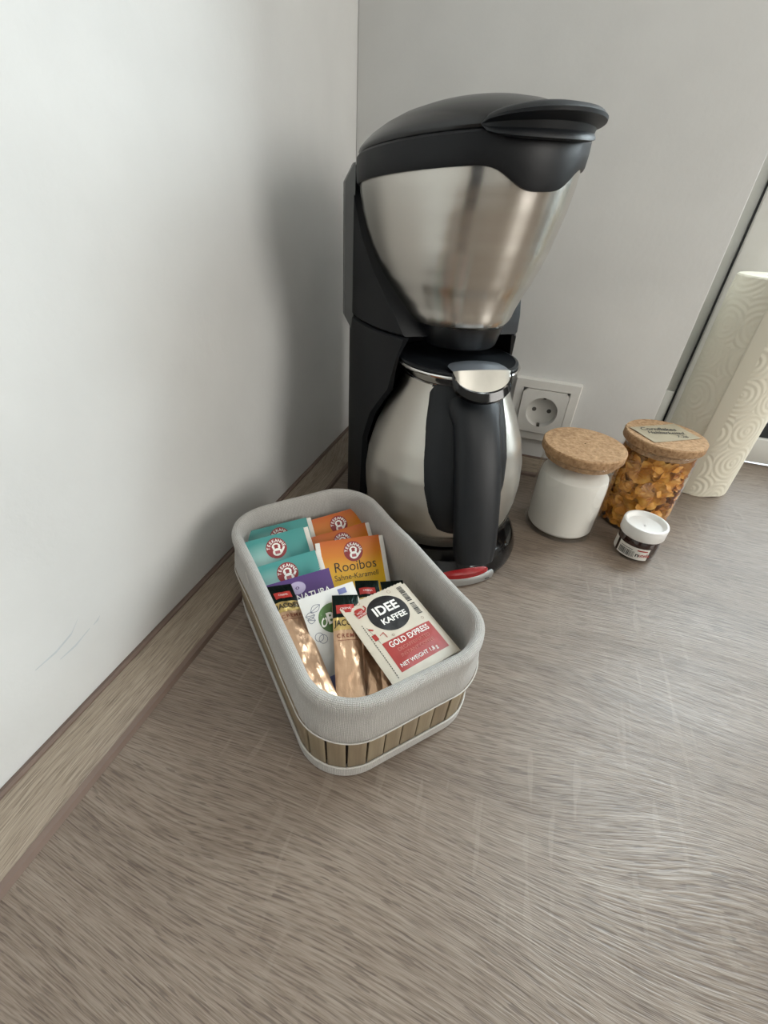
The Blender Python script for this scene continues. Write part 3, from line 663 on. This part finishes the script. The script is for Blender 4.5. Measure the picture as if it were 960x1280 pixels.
# ------------------------------------------------------------------ sachets in the basket
def placed(name, label, cat, top, X, Y, group=None):
    """root at the middle of the sachet's top edge; local x right, y up, z towards the viewer"""
    o = empty(name, label, cat, group=group); Y = Vector(Y).normalized(); X = Vector(X); X = (X - Y*X.dot(Y)).normalized(); Z = X.cross(Y)
    mt = Matrix((X, Y, Z)).transposed().to_4x4(); mt.translation = Vector(top)
    o.matrix_world = Matrix.Translation(BC) @ Matrix.Rotation(BA, 4, 'Z') @ mt; return o
def pouch(w, h, t, wr=0.0, seed=0, crimp=.0):
    def z_(x, y):
        u, v = min(1, abs(2*x/w)), min(1, abs(2*(y + h/2)/h))
        q = (1-u**4)*(1-v**5); s_ = t*.5*q
        if wr: s_ += wr*q*noise.noise(Vector((x*150 + seed*7, y*70, seed))) + wr*.6*q*noise.noise(Vector((x*330, y*180 + seed, seed*3)))
        return s_
    def surf(x, y, hh): return (x, y, z_(x, y) + .0002 + hh)
    return z_, surf
def pouch_mesh(w, h, t, z_, nx=18, ny=34, notch=0.0):
    b = MB(); vs = []; fs = []
    for side in (1, -1):
        for j in range(ny+1):
            for i in range(nx+1):
                x, y = -w/2 + w*i/nx, -h*j/ny
                yy = y - (notch if (j == 0 and i % 2) else 0) + (notch if (j == ny and i % 2) else 0)
                vs.append((x, yy, (z_(x, y) if side > 0 else -.3*z_(x, y)) + side*.0002))
    K = (nx+1)*(ny+1); idx = lambda s_, i, j: s_*K + j*(nx+1) + i
    for j in range(ny):
        for i in range(nx):
            fs.append((idx(0, i, j), idx(0, i, j+1), idx(0, i+1, j+1), idx(0, i+1, j))); fs.append((idx(1, i, j), idx(1, i+1, j), idx(1, i+1, j+1), idx(1, i, j+1)))
    for j in range(ny): fs.append((idx(0, 0, j), idx(1, 0, j), idx(1, 0, j+1), idx(0, 0, j+1))); fs.append((idx(0, nx, j), idx(0, nx, j+1), idx(1, nx, j+1), idx(1, nx, j)))
    for i in range(nx): fs.append((idx(0, i, 0), idx(0, i+1, 0), idx(1, i+1, 0), idx(1, i, 0))); fs.append((idx(0, i, ny), idx(1, i, ny), idx(1, i+1, ny), idx(0, i+1, ny)))
    b.add(vs, fs); return b
def grad_paper(name, stops, glow=None):
    g = G(name); sp_ = g.add('ShaderNodeSeparateXYZ', {0: g.coord()}); X, Y = sp_.outputs[0], sp_.outputs[1]
    v = g.math('MULTIPLY', Y, -1/.060)
    if glow:  # printed lighter bloom in the design
        dx = g.math('DIVIDE', g.math('SUBTRACT', X, glow[0]), glow[2]); dy = g.math('DIVIDE', g.math('SUBTRACT', Y, glow[1]), glow[3])
        d = g.math('SQRT', g.math('ADD', g.math('MULTIPLY', dx, dx), g.math('MULTIPLY', dy, dy)))
        c = g.ramp(d, [(0, glow[4]), (1, stops[0][1])])
    else: c = g.ramp(v, stops)
    g.pin(Base_Color=c, Roughness=.42); g.bump(g.noise(g.coord(), 90, 2), .12, .001); return g.m
M_teal = grad_paper('teal_tea_paper', [(0, '3a8c88')], glow=(-.012, -.021, .022, .018, 'a8ccc6'))
M_orange = grad_paper('orange_tea_paper', [(0, 'b9560f'), (.22, 'cf7a12'), (.42, 'e2a81a'), (.75, 'ecc32a'), (1, 'e9c83a')])
M_purple = grad_paper('purple_tea_paper', [(0, '4a2a6c'), (1, '44275f')])
M_crimp = simple('white_crimp_paper', 'dedad2', .6, bump=(1500, .4, .0004)); M_emb = simple('deep_red_print', '8a1f24', .4); M_wp = simple('white_print', 'f1eee8', .45); M_kp = simple('dark_print', '2b2415', .5)
M_cream = simple('cream_sachet_paper', 'cfc5b4', .42, bump=(700, .15, .0003)); M_bk = simple('black_print', '141112', .4); M_rp = simple('red_print', 'a52c24', .4); M_grey = simple('grey_print', '7a746c', .5)
M_bio = simple('white_sachet_paper', 'd4d3cf', .4); M_green = simple('green_print', '4a6c35', .45); M_blue = simple('blue_print', '6a70a0', .45)
M_foil = foil('bronze_foil', 'd0ab8c', .34); M_foilb = foil('black_foil', '14201c', .35); M_gold = foil('gold_foil', 'cdb070', .3)
def emblem(surf, par, x, y):
    p = Print(surf); p.disc(x, y, .0082, h=1, n=36); d = p.build('emblem', M_emb, par)
    p = Print(surf); p.arc('TEEKANNE', x, y-.0004, .0062, .0034, 168, 12, h=3, bold=.02)
    p.disc(x, y-.0032, .0036, .0030, h=2); p.disc(x, y+.0010, .0034, .0030, h=2, r0=.62, a0=-5, a1=185); p.rect(x-.0030, y-.0008, x-.0014, y+.0016, h=2); p.rect(x+.0014, y-.0008, x+.0030, y+.0016, h=2)
    p.line([(x+.003, y-.004), (x+.0052, y-.0014), (x+.0058, y-.0006)], .0016); p.build('teapot_logo', M_wp, d)
    p = Print(surf); p.rect(x-.0019, y-.0046, x+.0019, y-.0022, h=4); p.build('logo_patch', simple('pink_red_print', 'a5545a', .5), d)
def teabag(label, top, X, Y, kind, seed=0, w=.0515, h=.060, flaps=(1, 1)):
    t = placed('tea_sachet', label, 'tea bag', top, X, Y, {'teal': 'teal tea sachets', 'orange': 'orange rooibos tea sachets'}[kind])
    z_, surf = pouch(w, h, .0022, .0004, seed); mt = {'teal': M_teal, 'orange': M_orange}[kind]
    pouch_mesh(w, h, .0022, z_).build('paper_envelope', mt, t)
    for sx in (-1, 1):
        if not flaps[(sx+1)//2]: continue
        b = MB(); x0, x1 = sx*(w/2-.0002), sx*(w/2+.0036); b.box((min(x0, x1), -h+.001, -.0004), (max(x0, x1), -.0008, .0005), .0002)
        for k in range(int((h-.003)/.0016)): b.box((min(x0, x1)+.0005, -.0022-k*.0016, .0004), (max(x0, x1)-.0005, -.0016-k*.0016, .0007))
        b.build('crimped_edge', M_crimp, t)
    emblem(surf, t, .0 if kind == 'teal' else .001, -.0108)
    if kind == 'orange':
        p = Print(surf); p.text('Rooibos', .001, -.0226, .0112, sx=.98, bold=-.004, h=2); p.text('Sahne-Karamell', .001, -.0306, .0062, sx=.98, bold=-.004, h=2); p.build('lettering', M_kp, t)
    return t
t48 = lambda a: (0, math.cos(R(a)), math.sin(R(a)))
teabag('teal tea sachet at the back of the basket, only its top strip showing', (-.0222, .0865, .0680), (1, -.06, 0), (.02, .66, .75), 'teal', 1)
teabag('middle teal tea sachet with its whole round red emblem showing', (-.0322, .0655, .0750), (1, .04, .02), (0, .68, .73), 'teal', 2)
teabag('front teal tea sachet, its lower half behind the purple sachet', (-.0318, .0420, .0680), (1, .05, .03), (0, .69, .72), 'teal', 3)
teabag('rearmost orange tea sachet, against the back of the basket', (.0293, .0850, .0650), (1, .02, .01), (-.02, .66, .75), 'orange', 4)
teabag('middle orange tea sachet, between two other orange ones', (.0236, .0640, .0630), (1, -.06, -.06), (0, .67, .74), 'orange', 5)
teabag('front orange tea sachet with its Rooibos lettering fully visible', (.0245, .0430, .0686), (.989, -.11, -.1), (.15, .68, .716), 'orange', 6)
# purple
t = placed('tea_sachet', 'purple tea sachet with pale flower emblem, half hidden by the white sachet', 'tea bag', (-.0294, .0200, .0675), (1, .03, .02), (.03, .74, .67))
z_, surf = pouch(.0500, .058, .002, .0004, 8); pouch_mesh(.0500, .058, .002, z_).build('paper_envelope', M_purple, t)
p = Print(surf); p.disc(-.0020, -.0080, .0062, .0046, h=1, r0=.22); p.disc(-.002, -.0080, .0007, h=1); p.build('flower_emblem', simple('lilac_print', 'b3a6c4', .5), t)
p = Print(surf); p.text('NATURA', .0085, -.0155, .0068, sx=.95, bold=.01, h=2); p.build('lettering', M_wp, t)
# white organic sachet
t = placed('tea_sachet', 'white tea sachet with a green round Bio emblem and blue foot', 'tea bag', (-.0190, -.0092, .0752), (1, 0, .0), (.0, .84, .543))
z_, surf = pouch(.0405, .062, .002, .0005, 9); pouch_mesh(.0405, .062, .002, z_).build('paper_envelope', M_bio, t)
p = Print(surf); p.disc(-.0015, -.0190, .0105, .0100, h=1, n=36); ge = p.build('green_emblem', M_green, t)
p = Print(surf); p.text('Bio', .0005, -.0190, .0105, bold=.03, h=2); p.disc(-.0086, -.0200, .0020, .0034, h=2, rot=-30, r0=.6); p.build('lettering', M_wp, ge)
p = Print(surf); p.rect(.0075, -.0060, .0135, -.0020, h=1); p.build('blue_block', M_blue, t); p = Print(surf); p.rect(-.0200, -.0615, .0200, -.0530, h=1); p.build('blue_block', M_blue, t)
p = Print(surf); p.text('Nordische', -.0085, -.0345, .0064, rot=2, align='LEFT', shear=.3, h=2); p.text('BEEREN', -.0055, -.0425, .0105, align='LEFT', sx=.62, bold=.008, h=2); p.rect(-.006, -.0482, .012, -.0479, h=2); p.build('lettering', simple('grey_blue_print', '3e414c', .5), t)
p = Print(surf)
def leafline(x, y, L, a, p=p):
    pts = [(x + L*u*math.cos(R(a)) - .0022*math.sin(math.pi*u)*math.sin(R(a))*sg, y + L*u*math.sin(R(a)) + .0022*math.sin(math.pi*u)*math.cos(R(a))*sg) for sg in (1, -1) for u in [k/8 for k in range(9)]]
    p.line(pts, .0003)
leafline(-.0190, -.0125, .006, -8); leafline(-.0150, -.0108, .008, 22); leafline(-.0185, -.0150, .005, -20)
for q in range(2): p.line([(-.0150 + .0028*math.cos(k/12*6.3) + q*.002, -.0278 + .0028*math.sin(k/12*6.3) - q*.002) for k in range(13)], .0003)
p.build('plant_drawing', simple('ink_blue_print', '50586e', .5), t)
# coffee sticks
def stick(label, top, X, Y, w=.0178, h=.088, seed=0, cap=.0165, big=True, flip=False):
    t = placed('coffee_stick', label, 'coffee stick', top, X, Y, 'bronze coffee sticks')
    z_, surf = pouch(w, h, .0042, .0011, seed); pouch_mesh(w, h, .0042, z_, 16, 60, .0004).build('foil_tube', M_foil, t)
    e2_ = .00035
    p = Print(surf); p.rect(-w/2*.99, -cap, w/2*.99, 0, h=1, nx=14, ny=12); cp = p.build('dark_head', M_foilb, t)
    p = Print(surf); p.rect(-.0065, -cap+.0030, .0055, -cap+.0090, h=3, rot=3, nx=8); p.build('red_flag', M_rp, cp)
    p = Print(surf); p.text('CREMA', -.0005, -cap+.0060, .0022, rot=3, h=5); p.build('flag_lettering', M_wp, cp)
    p = Print(surf); p.rect(-w/2*.98, -cap-.0085, w/2*.98, -cap, h=2, nx=14, ny=6); gb = p.build('gold_band', M_gold, t)
    p = Print(surf); p.text('JACOBS', 0, -cap-.0042, .0056, sx=.82, bold=.012, h=5); p.build('lettering', M_bk, gb)
    p = Print(surf); p.text('CREMA', 0, -cap-.0125, .0036, spacing=1.35, h=4, bold=.01); p.rect(-w*.36, -cap-.0155, w*.36, -cap-.0152, h=3); p.build('small_lettering', simple('rust_print', '8a4a34', .45), t)
    return t
stick('bronze coffee stick with black head at the left edge of the basket', (-.0440, .0165, .0680), (1, -.03, -.22), (.045, .985, .13), seed=1, h=.092)
stick('bronze coffee stick in the middle, lying over the white Bio sachet', (-.0092, -.0190, .0752), (.938, -.332, -.05), (.344, .86, .33), seed=2, h=.074)
stick('bronze coffee stick with black head behind the cream coffee sachet, nearer the Rooibos bag', (.0175, -.0005, .0615), (1, -.3, -.05), (.36, .92, .16), seed=3, h=.090)
stick('bronze coffee stick with black head behind the cream coffee sachet, nearer the right side', (.0355, -.0070, .0590), (1, -.3, -.05), (.30, .93, .14), seed=4, h=.080)
stick('bronze coffee stick mostly buried under the cream coffee sachet at the front', (.0105, -.0120, .0545), (.80, -.25, .5), (.34, .93, .12), seed=5, h=.082)
# cream coffee sachets
def cream(label, top, X, Y, seed, full=True):
    w, h = .0515, .064
    t = placed('coffee_sachet', label, 'coffee sachet', top, X, Y, 'cream instant coffee sachets'); z_, surf = pouch(w, h, .003, .00022, seed); pouch_mesh(w, h, .003, z_, 36, 44, .0005).build('paper_envelope', M_cream, t)
    if not full: return t
    p = Print(surf); p.disc(.0015, -.0185, .0150, .0140, h=1, n=40); d = p.build('black_emblem', M_bk, t)
    p = Print(surf); p.text('IDEE', .0015, -.0152, .0098, bold=.03, h=3, sx=1.0); p.text('KAFFEE', .0025, -.0238, .0060, bold=.028, h=3, sx=1.02); p.build('lettering', M_wp, d)
    p = Print(surf); p.rect(-.0165, -.0580, .0225, -.0365, h=1, nx=10, ny=8); rb_ = p.build('red_panel', M_rp, t)
    p = Print(surf); p.text('GOLD EXPRESS', .003, -.0400, .0056, bold=.015, h=3, sx=.84); p.text('NET WEIGHT 1,8 g', .0, -.0545, .0036, bold=.01, h=3); p.build('lettering', M_wp, rb_)
    p = Print(surf); p.text('DECAFFEINATED', .003, -.0450, .0034, h=3); p.text('INSTANT COFFEE', .003, -.0490, .0034, h=3); p.build('faint_lettering', simple('pale_red_print', 'c77a6c', .5), rb_)
    p = Print(surf); y = -.0035; rnd = random.Random(9)
    while y > -.0290:
        q = rnd.choice((.0003, .0005, .0008)); 
        if not (-.0185 < y < -.0165): p.rect(.0190, y-q, .0232, y, h=2, nx=2, ny=1)
        y -= q + rnd.choice((.0003, .0005))
    for k in range(26): p.rect(-.0205, -.0200-k*.0016, -.0200, -.0190-k*.0016, h=2, nx=1, ny=1)
    p.line([(-.0185, -.022), (-.0172, -.030), (-.0168, -.036)], .0002); p.build('barcode', M_bk, t)['kind'] = 'stuff'
    p = Print(surf); p.rect(-.0195, -.0135, -.0125, -.0085, h=2, rot=6); p.disc(-.0160, -.0078, .0030, .0012, h=2); p.line([(-.0125, -.0105), (-.0105, -.0085), (-.011, -.0065)], .0010); p.rect(-.0190, -.0330, -.0160, -.0285, h=2, rot=4); p.line([(-.0180, -.0240), (-.0160, -.0255)], .0012); p.line([(-.014, -.031), (-.011, -.030), (-.0105, -.034)], .0005)
    p.build('cup_drawing', M_rp, t)
    p = Print(surf); p.text('HOT', -.0160, -.0102, .0022, rot=6, h=4); p.text('WATER', -.0160, -.0124, .0020, rot=6, h=4); p.build('tiny_lettering', M_wp, t)
    p = Print(surf)
    for (x, y, r_) in ((-.013, -.0030, .0014), (.012, -.0040, .0014), (.020, -.0325, .001), (-.0060, -.0345, .0008)): p.line([(x + r_*math.cos(k), y + r_*math.sin(k)) for k in range(7)], .00025)
    p.build('bean_doodles', simple('brown_print', '8c6a58', .5), t)['kind'] = 'stuff'
    return t
cream('cream coffee sachet lying on top, with round black emblem and red panel', (.0083, -.0240, .0722), (.992, .11, -.05), (-.105, .98, .145), 11)
cream('second cream coffee sachet, hidden except its right edge under the top one', (.0125, -.0225, .0690), (.990, .09, -.07), (-.09, .985, .13), 12, full=False)
